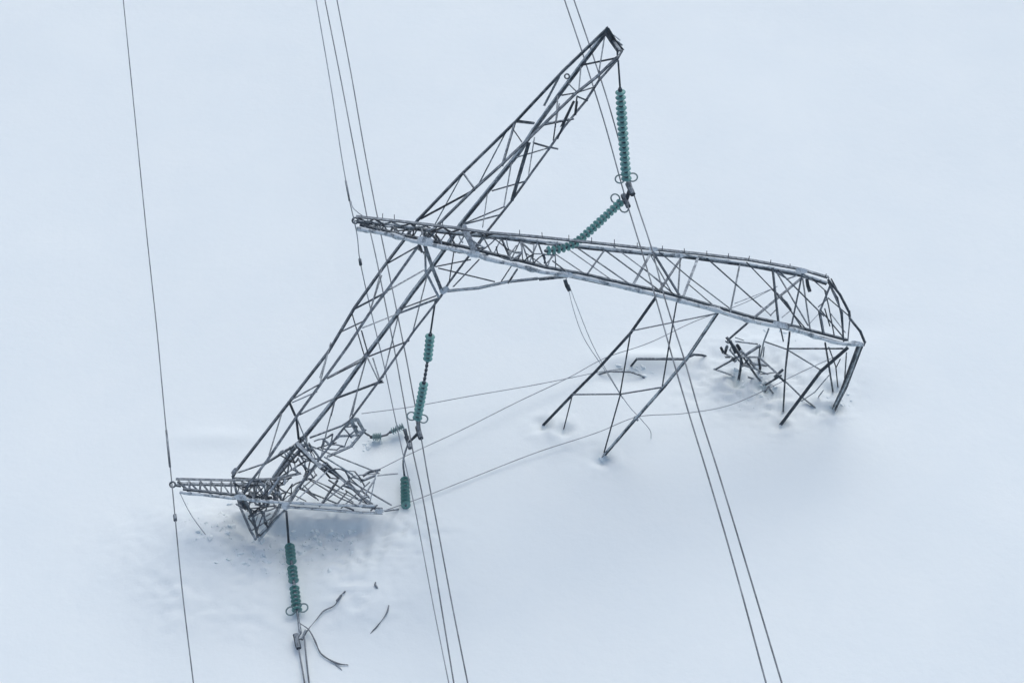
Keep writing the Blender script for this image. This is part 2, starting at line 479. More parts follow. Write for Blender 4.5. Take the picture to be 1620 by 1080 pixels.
# ---- the far leg (its earth wire peak at the left, the bent foot at the right)
far = part('far', 'far_leg', [
    ('p 564 342 U 655 352 U 723 360 U 768 367 U 840 373 U 899 379 U 965 386 U 1030 393 U 1080 398 U 1109 401 U 1184 410 U 1268 425 U 1311 438 U', .13, 'd', 0),
    ('p 567 348 V 655 359 V 723 367 V 780 372 V 845 380 V 934 390 V 1026 399 V 1080 403 V 1184 417 V 1268 433 V 1308 446 V', .12, 'r', .05),
    ('p 565 361 L 613 370 L 660 382 L 749 401 L 777 410 L 823 420 L 860 430 L 895 434 L 1002 457 L 1080 476 L 1133 490 L 1184 506 L 1245 518 L 1337 543 L 1364 544 L', .15, 'r', .095),
    ('p 570 354 K 620 366 K 672 378 K 730 388 K 800 405 K 863 421 K 924 432 K 998 449 K 1040 458 K 1100 474 K 1190 500 K 1260 515 K 1340 536 K', .09, 'd', 0),
    ('p 703 460 N 757 455 N 803 445 N 850 440 N 895 435 L', .13, 'r', .035),
    ('p 1311 441 U 1330 465 U 1344 492 U 1345 502 U 1362 523 U 1369 540 U 1366 547 U', .075, 'd', 0),
    ('p 1311 446 V 1325 470 V 1331 498 V 1335 540 V', .07, 'd', 0)],
    'far lattice leg lying level across the beam, foot crumpled at right')
braces('far', far, '''
c.13:3 720 395 L 790 600 - 875 815 N
r.09:3 715 400 K 720 640 - 835 865 N
d.08:3 640 440 K 700 480 L
d.10:3 660 400 L 690 480 K
d.055:3 800 600 K 1100 540 L
d.045:3 830 612 K 1312 728 N
d.05:3 960 480 L 920 735 N
d.055:3 1172 540 L 952 772 N
d.055:3 1450 600 L 1370 722 N
r.06:3 1500 620 L 1420 742 N
d.07:4 960 450 V 808 662 L
d.10:4 1352 480 V 1198 755 L
d.08:4 1605 530 V 1420 805 L
d.05:4 535 490 V 450 582 L
d.06:4 245 470 V 208 535 L
d.06:4 200 420 V 130 520 L
d.045:4 650 458 V 1022 722 L
d.045:4 720 440 V 1162 745 L
d.045:4 540 500 V 782 662 L
d.045:4 510 550 V 630 642 L
d.045:4 270 480 V 412 582 L
d.045:4 960 462 V 1420 802 K
d.045:4 1030 432 V 1450 745 L
d.08:5 55 118 U 235 410 L
d.05:5 45 150 V 192 412 K
d.07:5 240 170 V 225 402 L
d.08:5 242 168 V 100 388 L
r.10:5 362 150 V 262 415 L
d.05:5 100 120 U 300 290 - 572 497 L
d.05:5 0 235 U 200 405 K
d.045:5 300 340 V 482 495 K
d.05:5 420 160 U 790 490 L
d.045:5 790 490 K 850 548 L
d.065:5 645 190 V 578 525 L
d.05:5 690 190 U 865 372 - 1090 640 L
d.08:5 865 230 U 905 602 L
d.075:5 880 240 V 1102 615 L
d.05:5 900 240 U 1060 400 - 1212 552 L
d.095:5 1052 300 V 738 562 L
d.075:5 1062 268 U 990 612 L
d.07:5 1065 300 V 1115 642 L
c.035:5 860 370 K 608 468 K
c.03:5 990 510 K 925 562 K
d.05:5 925 420 V 1062 628 K
d.05:5 1140 310 V 1232 392 K
d.09:5 1250 350 U 1182 520 - 1210 672 L
d.07:5 1250 350 U 1332 530 - 1340 712 L
d.05:5 1215 380 V 1240 480 - 1282 702 K
d.05:5 1262 352 V 1320 505 K
d.05:5 1240 430 U 1385 555 V
d.055:5 1385 558 U 1370 722 L
d.05:5 1190 512 V 1340 692 K
d.04:5 1250 530 K 1352 662 L
c.035:5 1185 525 V 1108 608 K
d.05:5 1260 300 U 1330 430 V
d.07:5 865 370 V 960 460 - 990 510 K
d.05:5 1170 490 V 1240 430 V
r.07:5 855 235 V 950 290 K
r.07:5 955 305 V 1025 280 K
r.06:5 1060 260 U 1130 310 K
d.05:5 850 545 L 885 510 K
r.05:5 960 620 K 1110 640 L
d.04:5 1215 500 L 1250 620 K
''')
# the lacing of the narrow peak and inside the crossing
def lacing(g, parent, top, bot, n, ea, eb, wd, mt='d', jitter=.35):
    (x0, y0), (x1, y1) = top; (u0, v0), (u1, v1) = bot
    for i in range(n):
        a = i / n; b = (i + .5) / n; c = (i + 1) / n
        for s, e in ((a, b), (c, b)):
            s += rnd.uniform(-jitter, jitter) / n * .3
            spec = 'p %.1f %.1f %s %.1f %.1f %s' % (x0 + (x1 - x0) * s, y0 + (y1 - y0) * s, ea, u0 + (u1 - u0) * e, v0 + (v1 - v0) * e, eb)
            bm = bmesh.new(); angle_bar(bm, resolve(g, spec), wd * rnd.uniform(.8, 1.2), rnd.choice((1, -1)), rnd.uniform(-.5, .5))
            link('lacing_bar', bm, MATS[mt if rnd.random() < .7 else 'r'], parent)
lacing('far', far, ((568, 347), (660, 360)), ((570, 358), (662, 378)), 5, 'V', 'K', .055)
lacing('far', far, ((568, 343), (780, 368)), ((568, 349), (780, 374)), 8, 'U', 'V', .06)
lacing('far', far, ((680, 364), (880, 382)), ((680, 382), (880, 426)), 7, 'V', 'K', .05)
q31 = [('far', ((690, 372), (880, 388), (880, 420), (700, 392)), 10, 2, 'VKU', 41, .42), ('far', ((566, 347), (665, 360), (665, 377), (572, 361)), 7, 2, 'UVK', 43, .5),
       ('far', ((655, 358), (690, 362), (700, 392), (660, 382)), 3, 3, 'UVK', 44, .55)]
for g_, c_, a_, b_, l_, s_, k_ in q31: crushed(g_, far, c_, a_, b_, l_, s_, k_, name='lacing_bar')
# the three bent legs under the far leg, their feet in the snow
shin = part('far', 'broken_leg_frame', [
    ('7 780 102 L 640 300 - 440 520 - 300 660 - 135 832 g', .11, 'd', 0),
    ('7 1146 166 L 950 460 - 820 620 - 670 790 - 470 1022 g', .13, 'r', .03)],
    'broken frame of steel angles standing in the snow under the far leg')
braces('far', shin, '''
d.065:7 903 128 L 855 400 - 820 612 h3.0
d.06:7 1130 200 L 640 300 h5.1
d.065:7 640 305 h5.0 580 655 - 485 992 g
d.05:7 308 660 h2.0 580 658 - 812 620 h3.0
d.06:7 306 668 h1.9 258 858 g
r.09:7 665 785 h1.5 685 805 h1.4
''')
foot = part('far', 'crumpled_foot', [
    ('6 866 528 L 710 665 - 480 972 g', .13, 'd', 0),
    ('6 945 518 L 860 740 - 785 888 g', .13, 'r', .03),
    ('6 928 520 L 835 770 - 790 870 g', .10, 'd', 0)],
    'bent and torn foot of the far leg stuck in the snow')
braces('far', foot, '''
d.10:6 302 393 L 188 492 h2.6
c.06:6 418 428 L 390 500 - 370 592 g
d.06:6 485 425 L 502 502 h3.2
d.08:6 537 448 K 515 640 - 500 905 g
d.07:6 390 500 h2.6 520 545 - 712 662 h2.2
d.06:6 525 541 h3.2 842 541 L
d.07:6 740 508 L 762 640 - 785 790 g
d.06:6 760 535 L 800 645 - 812 762 g
r.05:6 862 565 L 850 742 h1.0
d.05:6 825 605 h2.2 800 655 h1.9
c.04:6 760 695 h1.0 680 790 - 590 850 g
r.05:6 700 820 g 730 780 h.6
''')
# ---- crumpled stretch torn off beside the foot
DEB = root_at('torn_steel_frame', on_ground(1175, 600), 'tangled dark steel angles torn loose and half buried left of the bent foot', 'wreckage')
def loose(spec_rows, parent, name='bent_angle'):
    for i, row in enumerate(spec_rows.strip().splitlines()):
        head, spec = row.strip().split(':'); mt, wd = head[0], float(head[1:])
        bm = bmesh.new(); angle_bar(bm, resolve('far', spec), wd, 1 if i % 2 else -1, roll=rnd.uniform(-.3, .3))
        link(name, bm, MATS[mt], parent)
loose('''
d.12:h 350 95 h1.9 425 190 - 495 300 h1.2
d.10:h 385 125 h1.8 440 250 h1.4
d.11:h 458 165 h1.4 505 245 h1.0
r.09:h 335 175 h1.3 308 262 h.8
d.09:h 285 195 h1.1 310 255 h.8
r.05:h 430 128 h1.7 560 145 - 668 158 h1.4
d.09:h 690 172 h1.5 520 282 h1.2
d.085:h 425 308 h1.2 210 428 h.5
r.085:h 210 428 h.5 425 502 g
r.085:h 492 300 h1.2 480 420 - 458 545 g
d.085:h 430 298 h1.2 680 302 - 890 490 h1.0
d.08:h 890 490 h1.0 960 555 h.7
d.07:h 955 550 h.7 1125 715 - 1300 852 g
r.08:h 490 392 h.7 600 360 - 765 385 h.5
r.08:h 598 408 h.6 660 500 - 715 562 g
d.10:h 695 400 h.6 680 452 g
r.09:h 722 602 g 800 555 - 905 490 h.6
r.06:h 565 508 h.2 640 532 g
r.06:h 780 610 h.3 840 692 g
r.05:h 790 610 h.3 735 672 g
d.07:h 310 262 h.8 420 310 h1.2
r.07:h 505 245 h1.0 490 300 h1.2
d.07:h 600 405 h.6 520 300 h1.1
d.07:h 695 400 h.6 680 302 h1.1
d.09:h 400 312 h1.1 440 345 h.9
r.07:h 320 292 h.6 370 292 h.5
r.06:h 700 480 h.4 850 460 h.4
d.08:h 840 510 h.7 930 430 h1.0
c.04:h 430 90 h1.4 520 120 h1.2
c.06:h 690 180 h1.2 680 290 g
c.06:h 735 190 h1.3 725 290 g
''', DEB)
crushed('far', DEB, ((1150, 537), (1178, 560), (1216, 592), (1160, 572)), 3, 2, 'M', 21, .5, (.05, .08), 'bent_angle', (.6, 1.3))
# ---- the near leg, mostly buried
near = part('near', 'near_leg', [
    ('p 279 757 U 366 759 U 434 757 U 475 748 U', .12, 'd', 0),
    ('p 281 763 V 366 765 V 436 763 V', .10, 'r', 0),
    ('p 285 778 L 370 787 L 420 792 L 460 794 L 530 798 L 593 799 L', .12, 'r', .06),
    ('p 290 772 K 370 781 K 430 786 K', .08, 'd', 0),
    ('p 452 801 L 520 806 L 570 810 L 604 811 L', .12, 'r', .035),
    ],
    'near lattice leg with its narrow peak, sunk into torn snow')
braces('near', near, '''
d.06:p 484 702 V 600 748 U
d.055:p 505 800 L 560 752 U
d.055:p 540 803 L 585 762 U
d.05:p 470 770 V 560 806 L
d.05:p 480 752 V 590 800 L
r.06:p 520 742 U 470 790 L
d.05:p 560 752 U 600 748 U
r.05:p 596 744 U 585 795 L
r.09:p 512 733 U 543 760 U 577 788 U 593 803 U
d.08:p 516 731 V 543 757 V 570 783 V 590 797 V
d.07:c 632 608 V 1015 832 L
d.05:c 180 640 V 320 782 L
d.06:c 240 590 V 520 760 - 680 828 L
d.055:c 150 660 V 300 760 L
d.08:c 500 590 V 358 802 L
d.07:c 592 708 V 500 822 L
r.06:c 862 575 h.8 700 832 L
d.09:c 742 548 V 800 510 - 905 488 h.9
r.07:c 890 548 h.7 980 538 - 1075 530 h.5
r.08:c 720 602 V 862 545 h.8
d.09:c 555 585 V 752 765 L
d.08:c 600 600 V 785 805 L
d.05:c 100 740 V 200 790 L
c.05:c 380 370 U 510 450 - 650 535 U
c.05:c 400 380 U 560 480 - 735 610 V
d.08:c 375 455 U 520 570 V
d.06:c 370 470 U 410 430 U
d.05:c 250 600 V 160 680 L
r.07:c 640 560 V 760 590 V
r.07:c 560 640 V 720 700 V
d.07:c 580 690 V 700 770 V
r.06:c 700 780 L 800 740 K
d.08:c 820 840 L 910 905 L
d.08:c 880 830 L 820 880 L
d.07:c 740 850 L 930 860 L
r.06:c 950 882 L 1100 862 g
d.05:c 380 640 V 650 800 L
d.05:c 420 590 V 560 680 V
''')
lacing('near', near, ((283, 760), (366, 762)), ((292, 776), (374, 786)), 5, 'V', 'K', .06)
lacing('near', near, ((366, 762), (440, 762)), ((374, 786), (448, 792)), 4, 'V', 'L', .06)
# twisted bars where the two meet
def tangle(g, parent, poly, n, ea, eb, seed):
    q = random.Random(seed)
    x0, y0, x1, y1 = poly
    for i in range(n):
        px, py = q.uniform(x0, x1), q.uniform(y0, y1); a = q.choice((-50, -38, 32, 60, 10)) + q.uniform(-14, 14); L = q.uniform(9, 26)
        qx, qy = px + L * math.cos(R(a)), py + L * math.sin(R(a))
        mx, my = (px + qx) / 2 + q.uniform(-2, 2), (py + qy) / 2 + q.uniform(-2, 2)
        spec = 'p %.1f %.1f %s %.1f %.1f - %.1f %.1f %s' % (px, py, q.choice(ea), mx, my, qx, qy, q.choice(eb))
        bm = bmesh.new(); angle_bar(bm, resolve(g, spec), q.uniform(.04, .075), q.choice((1, -1)), q.uniform(-.6, .6))
        link('bent_brace', bm, MATS[q.choice('ddrrc')], parent)
head = part('near', 'crushed_beam_end', [
    ('p 375 757 A 410 762 - 452 752 A'.replace('A', 'U'), .10, 'd', 0), ('p 432 760 V 456 730 - 484 700 V', .10, 'd', 0),
    ('p 452 800 L 470 770 - 502 735 V', .10, 'r', .03), ('p 470 702 V 490 722 - 512 738 V', .12, 'r', .03)],
    'crushed joint where the beam end meets the buried leg')
crushed('near', head, ((372, 762), (462, 756), (456, 802), (378, 790)), 10, 4, 'UVLK', 3, .78)
crushed('near', near, ((440, 716), (484, 690), (520, 742), (462, 768)), 7, 5, 'UVK', 5, .58)
crushed('near', beam, ((388, 795), (452, 803), (412, 846), (398, 826)), 4, 3, 'UVL', 8, .55)
crushed('near', near, ((505, 738), (560, 748), (600, 790), (545, 770)), 4, 2, 'UV', 9, .4)
loop = bmesh.new()
P = resolve('beam', 'a 775 365 D 810 362 - 848 432 h2.4 772 522 - 640 580 h1.4')
angle_bar(loop, P, .13, 1); angle_bar(loop, resolve('beam', 'a 780 375 D 812 440 - 838 438 h2.4'), .11, -1)
angle_bar(loop, resolve('beam', 'a 700 462 D 822 456 h2.3'), .07, 1)
lo = link('buckled_arm', loop, M_CAKED, TOWER)
crushed('beam', lo, ((500, 700), (556, 668), (572, 684), (520, 722)), 4, 2, 'M', 31, .5)
# step bolts along the far leg's upper corner
bolts = bmesh.new()
for spec in ((1048, 396), (1083, 400), (1118, 404), (1152, 408), (1184, 412), (1219, 418), (1250, 424), (1305, 440), (605, 345), (624, 347),
             (700, 356), (730, 360), (822, 371), (858, 375), (972, 386), (900, 379), (936, 383), (1008, 391)):
    d = axis_depth('far', *spec) - .35
    p = at_d(spec[0], spec[1], d); box_uv(bolts, p, p + Vector((rnd.uniform(-.02, .03), .03, .13)), Vector((1, 0, 0)), Vector((0, 1, 0)), -.009, .009, -.009, .009)
link('step_bolt', bolts, M_STEEL, far)['kind'] = 'stuff'
# gusset plates
def plate(parent, g, px, py, e, sx, sy, rot, mat=M_CRUST, nm='gusset_plate'):
    sx *= .8; sy *= .6
    d = axis_depth(g, px, py) + off(g, e, px, py) - .08
    c = at_d(px, py, d); a = RT * math.cos(R(rot)) + UP * math.sin(R(rot)); b = FW.cross(a)
    bm = bmesh.new()
    ring = [(-1, -.55), (-.5, -1), (.55, -1), (1, -.4), (1, .5), (.4, 1), (-.6, 1), (-1, .45)]
    lo_ = [bm.verts.new(c + a * x * sx + b * y * sy) for x, y in ring]; hi = [bm.verts.new(c + a * x * sx + b * y * sy + FW * .03) for x, y in ring]
    bm.faces.new(lo_); bm.faces.new(hi[::-1])
    for i in range(8): j = (i + 1) % 8; bm.faces.new((lo_[i], hi[i], hi[j], lo_[j]))
    bmesh.ops.recalc_face_normals(bm, faces=bm.faces)
    link(nm, bm, mat, parent)
for a in ((673, 381, 'L', .26, .17, -10), (750, 402, 'L', .24, .15, -12), (895, 434, 'L', .24, .12, -8), (1235, 514, 'L', .26, .13, -14),
          (1075, 404, 'U', .14, .10, -8), (1034, 394, 'U', .16, .10, -8), (1268, 428, 'U', .20, .12, -10), (703, 459, 'N', .16, .14, 30), (1355, 543, 'L', .2, .1, -10)):
    plate(far, 'far', *a)
for a in ((452, 800, 'L', .14, .16, 0), (380, 786, 'L', .2, .12, 0), (600, 808, 'L', .15, .10, 0)):
    plate(near, 'near', *a)
for a in ((580, 561, 'C', .12, .10, 50), (630, 493, 'C', .12, .10, 50), (371, 745, 'A', .14, .1, 50)):
    plate(beam, 'beam', *a, mat=M_RIMED)
# loop bracket near the beam tip, dark hanging piece inside the far leg
rb = bmesh.new(); c = at_d(897, 121, axis_depth('beam', 897, 121))
tube(rb, [c + (RT * math.cos(a) + UP * math.sin(a)) * .06 for a in [i * math.pi / 6 for i in range(12)]], .02, 6, 0, True)
link('bracket', rb, M_STEEL, beam)
for (px, py, g, ln, wd) in ((1279, 440, 'far', .42, .13), (896, 441, 'far', .36, .12), (383, 790, 'near', .3, .12)):
    d = axis_depth(g, px, py) - .2; p = at_d(px, py, d); bm = bmesh.new()
    angle_bar(bm, [p, p + Vector((.05, 0, -ln * .55)), p + Vector((.12, 0, -ln))], wd, 1)
    link('hanging_bracket', bm, M_STEEL, {'far': far, 'near': near}[g])

# ------------------------------------------------------------------ broken snow thrown about
def clods():
    q = random.Random(11); bm = bmesh.new()
    spots = [((430, 870), 75, 32, 120), ((340, 830), 50, 30, 40), ((520, 850), 70, 22, 60), ((1205, 610), 40, 30, 50), ((1325, 640), 22, 14, 14), ((1008, 585), 26, 10, 22), ((955, 722), 16, 5, 9), ((575, 700), 30, 12, 16), ((1260, 530), 40, 8, 18)]
    for (cx, cy), sx, sy, n in spots:
        for _ in range(n):
            p = on_ground(cx + q.gauss(0, sx * .55), cy + q.gauss(0, sy * .55))
            r = .02 + .08 * q.random() ** 4
            m = Matrix.Translation(p + Vector((0, 0, -r * .12))) @ Matrix.Rotation(q.uniform(0, 6.3), 4, 'Z') @ Matrix.Rotation(q.uniform(-.7, .7), 4, 'X') @ Matrix.Diagonal((r * q.uniform(.8, 1.8), r, r * q.uniform(.45, .8), 1))
            ret = bmesh.ops.create_icosphere(bm, subdivisions=1, radius=1.0, matrix=m)
            for v in ret['verts']: v.co += Vector((q.uniform(-1, 1), q.uniform(-1, 1), q.uniform(-1, 1))) * r * .33
    o = link('snow_debris', bm, M_SNOW); o['kind'] = 'stuff'
clods()

# ------------------------------------------------------------------ insulator strings
def lathe(bm, prof, n=18):
    rings = [[bm.verts.new((r * math.cos(2 * math.pi * k / n), r * math.sin(2 * math.pi * k / n), z)) for k in range(n)] for r, z in prof]
    for A, B in zip(rings, rings[1:]):
        for k in range(n): bm.faces.new((A[k], A[(k + 1) % n], B[(k + 1) % n], B[k]))
    bm.faces.new(rings[0]); bm.faces.new(rings[-1][::-1])
def mesh_from(bm, name, mat):
    bmesh.ops.recalc_face_normals(bm, faces=bm.faces)
    for f in bm.faces: f.smooth = True
    me = bpy.data.meshes.new(name); bm.to_mesh(me); bm.free(); me.materials.append(mat); return me
bm = bmesh.new(); lathe(bm, [(.035, .012), (.06, .004), (.105, -.012), (.138, -.034), (.142, -.046), (.125, -.042), (.11, -.052), (.09, -.03), (.07, -.042), (.03, -.03)]); DISC = mesh_from(bm, 'glass_disc', M_GLASS)
bm = bmesh.new(); lathe(bm, [(.012, .10), (.04, .095), (.055, .06), (.06, .012), (.05, -.002)], 10); CAP = mesh_from(bm, 'disc_cap', M_STEEL)
M_FROST, _t, _b = new_mat('frosted_glass_disc')
_n = tex_noise(_t, 12, 5); _r = ramp(_t, _n.outputs[0], .35, .70, (.14, .28, .28, 1), (.45, .56, .57, 1))
_t.links.new(_r.outputs[0], _b.inputs['Base Color']); _b.inputs['Roughness'].default_value = .7
DISC_F = DISC.copy(); DISC_F.materials.clear(); DISC_F.materials.append(M_FROST)
bm = bmesh.new(); lathe(bm, [(.03, .085), (.045, .06), (.045, -.02), (.02, -.07)], 8); STUB = mesh_from(bm, 'bare_cap', M_STEEL)
def path_at(P, s):
    for a, b in zip(P, P[1:]):
        L = (b - a).length
        if s <= L: return a.lerp(b, s / max(L, 1e-6)), (b - a).normalized()
        s -= L
    return P[-1], (P[-1] - P[-2]).normalized()
def put(me, name, loc, direction, root, scale=1.0, parent=None):
    o = bpy.data.objects.new(name, me); COL.objects.link(o); o.parent = parent or root
    q = (-direction).to_track_quat('Z', 'Y'); o.rotation_mode = 'QUATERNION'; o.rotation_quaternion = q
    o.location = loc - root.location; o.scale = (scale,) * 3; return o
def insulator(pts, ndisc, label, rod=None, missing=(), ring=True, group='green glass insulator strings', scale=1.0, tail=None, rodr=.028, disc=None):
    """pts: path of the glass part; rod: path of the steel link above; missing: discs that lost their glass"""
    root = root_at('insulator_string', pts[0], label, 'insulator', group)
    P = smooth_path(pts, 6); L = sum((b - a).length for a, b in zip(P, P[1:]))
    for i in range(ndisc):
        p, d = path_at(P, L * (i + .5) / ndisc)
        d = (d + Vector((rnd.uniform(-.03, .03), 0, rnd.uniform(-.03, .03)))).normalized()
        if i in missing: put(STUB, 'bare_cap', p, d, root)
        else:
            put(disc or DISC, 'glass_disc', p, d, root, scale * rnd.uniform(.96, 1.03)); put(CAP, 'disc_cap', p, d, root, scale)
    core = bmesh.new(); tube(core, P, .026, 6); link('pin', core, M_STEEL, root, smooth=True)
    if rod:
        b = bmesh.new(); tube(b, smooth_path(rod, 4), rodr, 6, .1); link('link_rod', b, M_STEEL, root, smooth=True)
    if ring:
        e, d = path_at(P, L * .985)
        side = d.cross(FW).normalized()
        for s in (-1, 1):
            b = bmesh.new(); c = e + side * s * .17; n = (FW * .75 + d * .35 * 1 + side * .1 * s).normalized()
            u = side; v = n.cross(u).normalized()
            tube(b, [c + u * math.cos(a) * .125 + v * math.sin(a) * .115 for a in [i * math.pi / 9 for i in range(18)]], .021, 7, 0, True)
            tube(b, [e + d * .03, e + side * s * .09 + d * .03], .018, 6)
            link('corona_ring', b, M_RING, root, smooth=True)
    if tail:
        b = bmesh.new(); tube(b, smooth_path(tail, 4), .03, 6, .1); link('end_fitting', b, M_STEEL, root, smooth=True)
    return root
def at_y(px, py, y):
    d = ray(px, py); return CAM + d * ((y - CAM.y) / d.y)
def V(px, py, h): return at_h(px, py, h)
def Dp(p): return (p - CAM).dot(FW)
# phase under the high tip: hangs plumb
a0 = at_d(978, 96, axis_depth('beam', 978, 96)); 
S1 = [at_y(981, 140, a0.y), at_y(985, 205, a0.y), at_y(991, 284, a0.y)]
insulator(S1, 18, 'long green glass insulator string hanging plumb from the high beam tip', rod=[a0, at_y(981, 140, a0.y)])
Y1a = at_y(997, 299, a0.y); Y1b = at_y(990, 318, a0.y - .1)
dU = lambda px, py: axis_depth('far', px, py) - .55
_q = [(862, 397), (890, 393), (910, 384), (930, 368), (956, 344), (982, 320)]; _a, _b = dU(862, 397) + .1, Dp(Y1b)
S1b = [at_d(x, y, _a + (_b - _a) * k) for (x, y), k in zip(_q, (0, .17, .32, .50, .75, 1))]
insulator(S1b, 20, 'curved green glass insulator string draped up onto the level leg', scale=.86)
# phase in the middle
a1 = at_d(689, 473, axis_depth('beam', 689, 473))
yy = a1.y
S2 = [at_y(681, 527, yy), at_y(676, 572, yy), at_y(669, 615, yy), at_y(660, 662, yy)]
insulator(S2, 20, 'insulator string under the beam middle with bare caps between two runs of green glass', rod=[a1, at_y(681, 527, yy)], missing=(6, 7, 8, 9, 10), scale=.95)
Y2a = at_y(663, 684, yy); Y2b = at_y(646, 700, yy)
print("heights", a0.z, Y1a.z, a1.z, Y2a.z, "depths", Dp(a0), Dp(Y1a), Dp(Y1b), "leg", dU(900,390), "P", [round(Dp(V(980,225,h)),1) for h in (6,8,10)])
gnd = lambda px, py, l=.12: on_ground(px, py, l)
S2c = [gnd(641, 754, .15), gnd(641, 776, .13), gnd(642, 800, .13)]
insulator(S2c, 8, 'short thick green glass string lying straight on the snow beside the twin wires', rod=[Y2b, at_h(638, 728, Y2b.z * .5), gnd(640, 754, .15)], ring=False, scale=.98, rodr=.03)
S2d = [gnd(588, 691, .2), gnd(602, 690, .2)]
insulator(S2d, 5, 'small frosted insulator stub lying on snow at the buckled arm', rod=[at_h(566, 668, 2.2), at_h(576, 683, 1.0), gnd(588, 691, .2)], disc=DISC_F, ring=False, scale=.85, tail=[gnd(602, 690, .2), gnd(614, 687, .2)])
insulator([gnd(618, 683, .25), gnd(638, 674, .3)], 6, 'six frosted insulator discs between the stub and the yoke', disc=DISC_F, ring=False, scale=.8, rod=[gnd(612, 687, .2), gnd(618, 683, .25)])
# near phase, lying down the snow slope
a2 = at_d(453, 808, axis_depth('near', 453, 808))
S3 = [gnd(458, 860, .35), gnd(463, 905, .25), gnd(470, 965, .2)]
insulator(S3, 17, 'green glass insulator string running down the torn snow below the near leg', rod=[a2, gnd(457, 862, .35)], missing=(5, 10), scale=1.0, rodr=.032, tail=[gnd(470, 965, .2), gnd(472, 980, .2), gnd(474, 992, .2)])

# ------------------------------------------------------------------ yokes and clamps
def yoke(name, pts, label, r=.055, cl=()):
    bm = bmesh.new(); tube(bm, pts, r, 8, .15)
    o = link(name, bm, M_STEEL, None, origin=pts[0]); tag(o, label, 'clamp')
    for c, d in cl:
        b = bmesh.new(); tube(b, [c - d * .22, c - d * .12, c + d * .12, c + d * .22], .07, 8, .2); link('wire_clamp', b, M_STEEL, o)
    return o
dn = Vector((.25, -.9, -.1)).normalized()
yoke('yoke_plate', [at_d(993, 286, Dp(Y1a)), Y1a, Y1b, at_d(983, 320, Dp(Y1b))], 'dark yoke joining the two strings to the twin wires below the high tip', cl=((Y1a, dn), (Y1b, dn)))
yoke('yoke_plate', [at_d(661, 664, Dp(Y2a)), Y2a, Y2b, at_d(640, 678, Dp(Y2b))], 'dark yoke joining the wires near the middle string, just above the snow', cl=((Y2a, dn), (Y2b, dn)))
k3 = [gnd(473, 985, .2), gnd(475, 1000, .2), gnd(468, 1012, .2), gnd(478, 1010, .2), gnd(484, 996, .2)]
yoke('yoke_plate', k3, 'dark yoke at the lower end of the near string on the snow', r=.04, cl=((gnd(470, 1014, .2), dn),))

# ------------------------------------------------------------------ wires
def wire(name, pts, r, label, cat='cable', group=None, mat=None, n=8, jit=0, extend=(0, 0), pieces=()):
    pts = list(pts)
    if extend[0]:
        d = (pts[0] - pts[1]).normalized(); pts.insert(0, pts[0] + d * extend[0] )
    if extend[1]:
        d = (pts[-1] - pts[-2]).normalized(); pts.append(pts[-1] + d * extend[1] )
    bm = bmesh.new(); tube(bm, smooth_path(pts, n), r, 6, jit)
    o = link(name, bm, mat or M_WIRE, None, origin=pts[0], smooth=True); tag(o, label, cat, group)
    for a, b, rr in pieces:
        q = bmesh.new(); tube(q, [a, a.lerp(b, .5), b], rr, 7, .1); link('armour_sleeve', q, M_STEEL, o, smooth=True)
    return o
def hw(*rows): return [V(*r) for r in rows]
h1, h2 = Y1a.z, Y2a.z
def along(px, iy, h0, dy, h1):
    """photo points of a wire; depth runs evenly from the far end to the clamp and on to the near end"""
    d0, d1 = depth_h(px[0][0], px[0][1], h0), depth_h(px[-1][0], px[-1][1], h1); L = [0]
    for a, b in zip(px, px[1:]): L.append(L[-1] + math.hypot(b[0] - a[0], b[1] - a[1]))
    out = []
    for (x, y), l in zip(px, L):
        d = 1 / (1 / d0 + (1 / dy - 1 / d0) * l / L[iy]) if l <= L[iy] else 1 / (1 / dy + (1 / d1 - 1 / dy) * (l - L[iy]) / (L[-1] - L[iy]))
        out.append(at_d(x, y, d))
    return out
G1 = 'twin wires of the right hand bundle'
wire('power_cable', along([(893, 0), (924, 92), (955, 190), (988, 308), (1013, 390), (1037, 470), (1070, 587), (1089, 651), (1116, 739), (1165, 907), (1212, 1080)], 3, h1 + 2.4, Dp(Y1b), h1 + .5),
     .019, 'left one of the two wires crossing the level leg, clamped at the curved string', 'cable', G1, extend=(60, 12))
wire('power_cable', along([(908, 0), (936, 82), (962, 162), (980, 225), (1001, 301), (1030, 390), (1053, 476), (1084, 573), (1106, 651), (1134, 739), (1186, 910), (1237, 1080)], 4, h1 + 2.4, Dp(Y1a), h1 + .5),
     .019, 'right one of the two wires crossing the level leg, clamped under the plumb string', 'cable', G1, extend=(60, 12))
G2 = 'twin wires of the middle bundle'
wire('power_cable', along([(514, 0), (538, 120), (561, 240), (580, 340), (597, 417), (609, 477), (620, 532), (632, 596), (649, 690), (653, 712), (667, 777), (678, 838), (700, 970), (718, 1080)], 8, h2 + 3.6, Dp(Y2b), h2 + .6),
     .019, 'left one of the two wires passing behind the beam to the middle yoke', 'cable', G2, extend=(60, 12))
wire('power_cable', along([(533, 0), (556, 120), (577, 240), (597, 343), (613, 420), (632, 513), (643, 568), (655, 632), (665, 685), (678, 760), (693, 838), (716, 960), (740, 1080)], 8, h2 + 3.6, Dp(Y2a), h2 + .7),
     .019, 'right one of the two wires passing behind the beam to the middle yoke', 'cable', G2, extend=(60, 12))
e1 = [V(500, 0, 11), V(524, 140, 10), V(546, 280, 9.1), V(554, 322, 8.8), V(561, 352, 8.5), V(570, 415, 8.1), V(591, 509, 7.6)]
e1 = e1[:5] + [V(570, 415, 6.5), V(591, 509, 4.5), V(605, 567, 3.5), V(627, 670, 2.3), V(655, 797, 1.7), V(663, 838, 1.7), V(686, 960, 1.9), V(710, 1080, 2.2)]
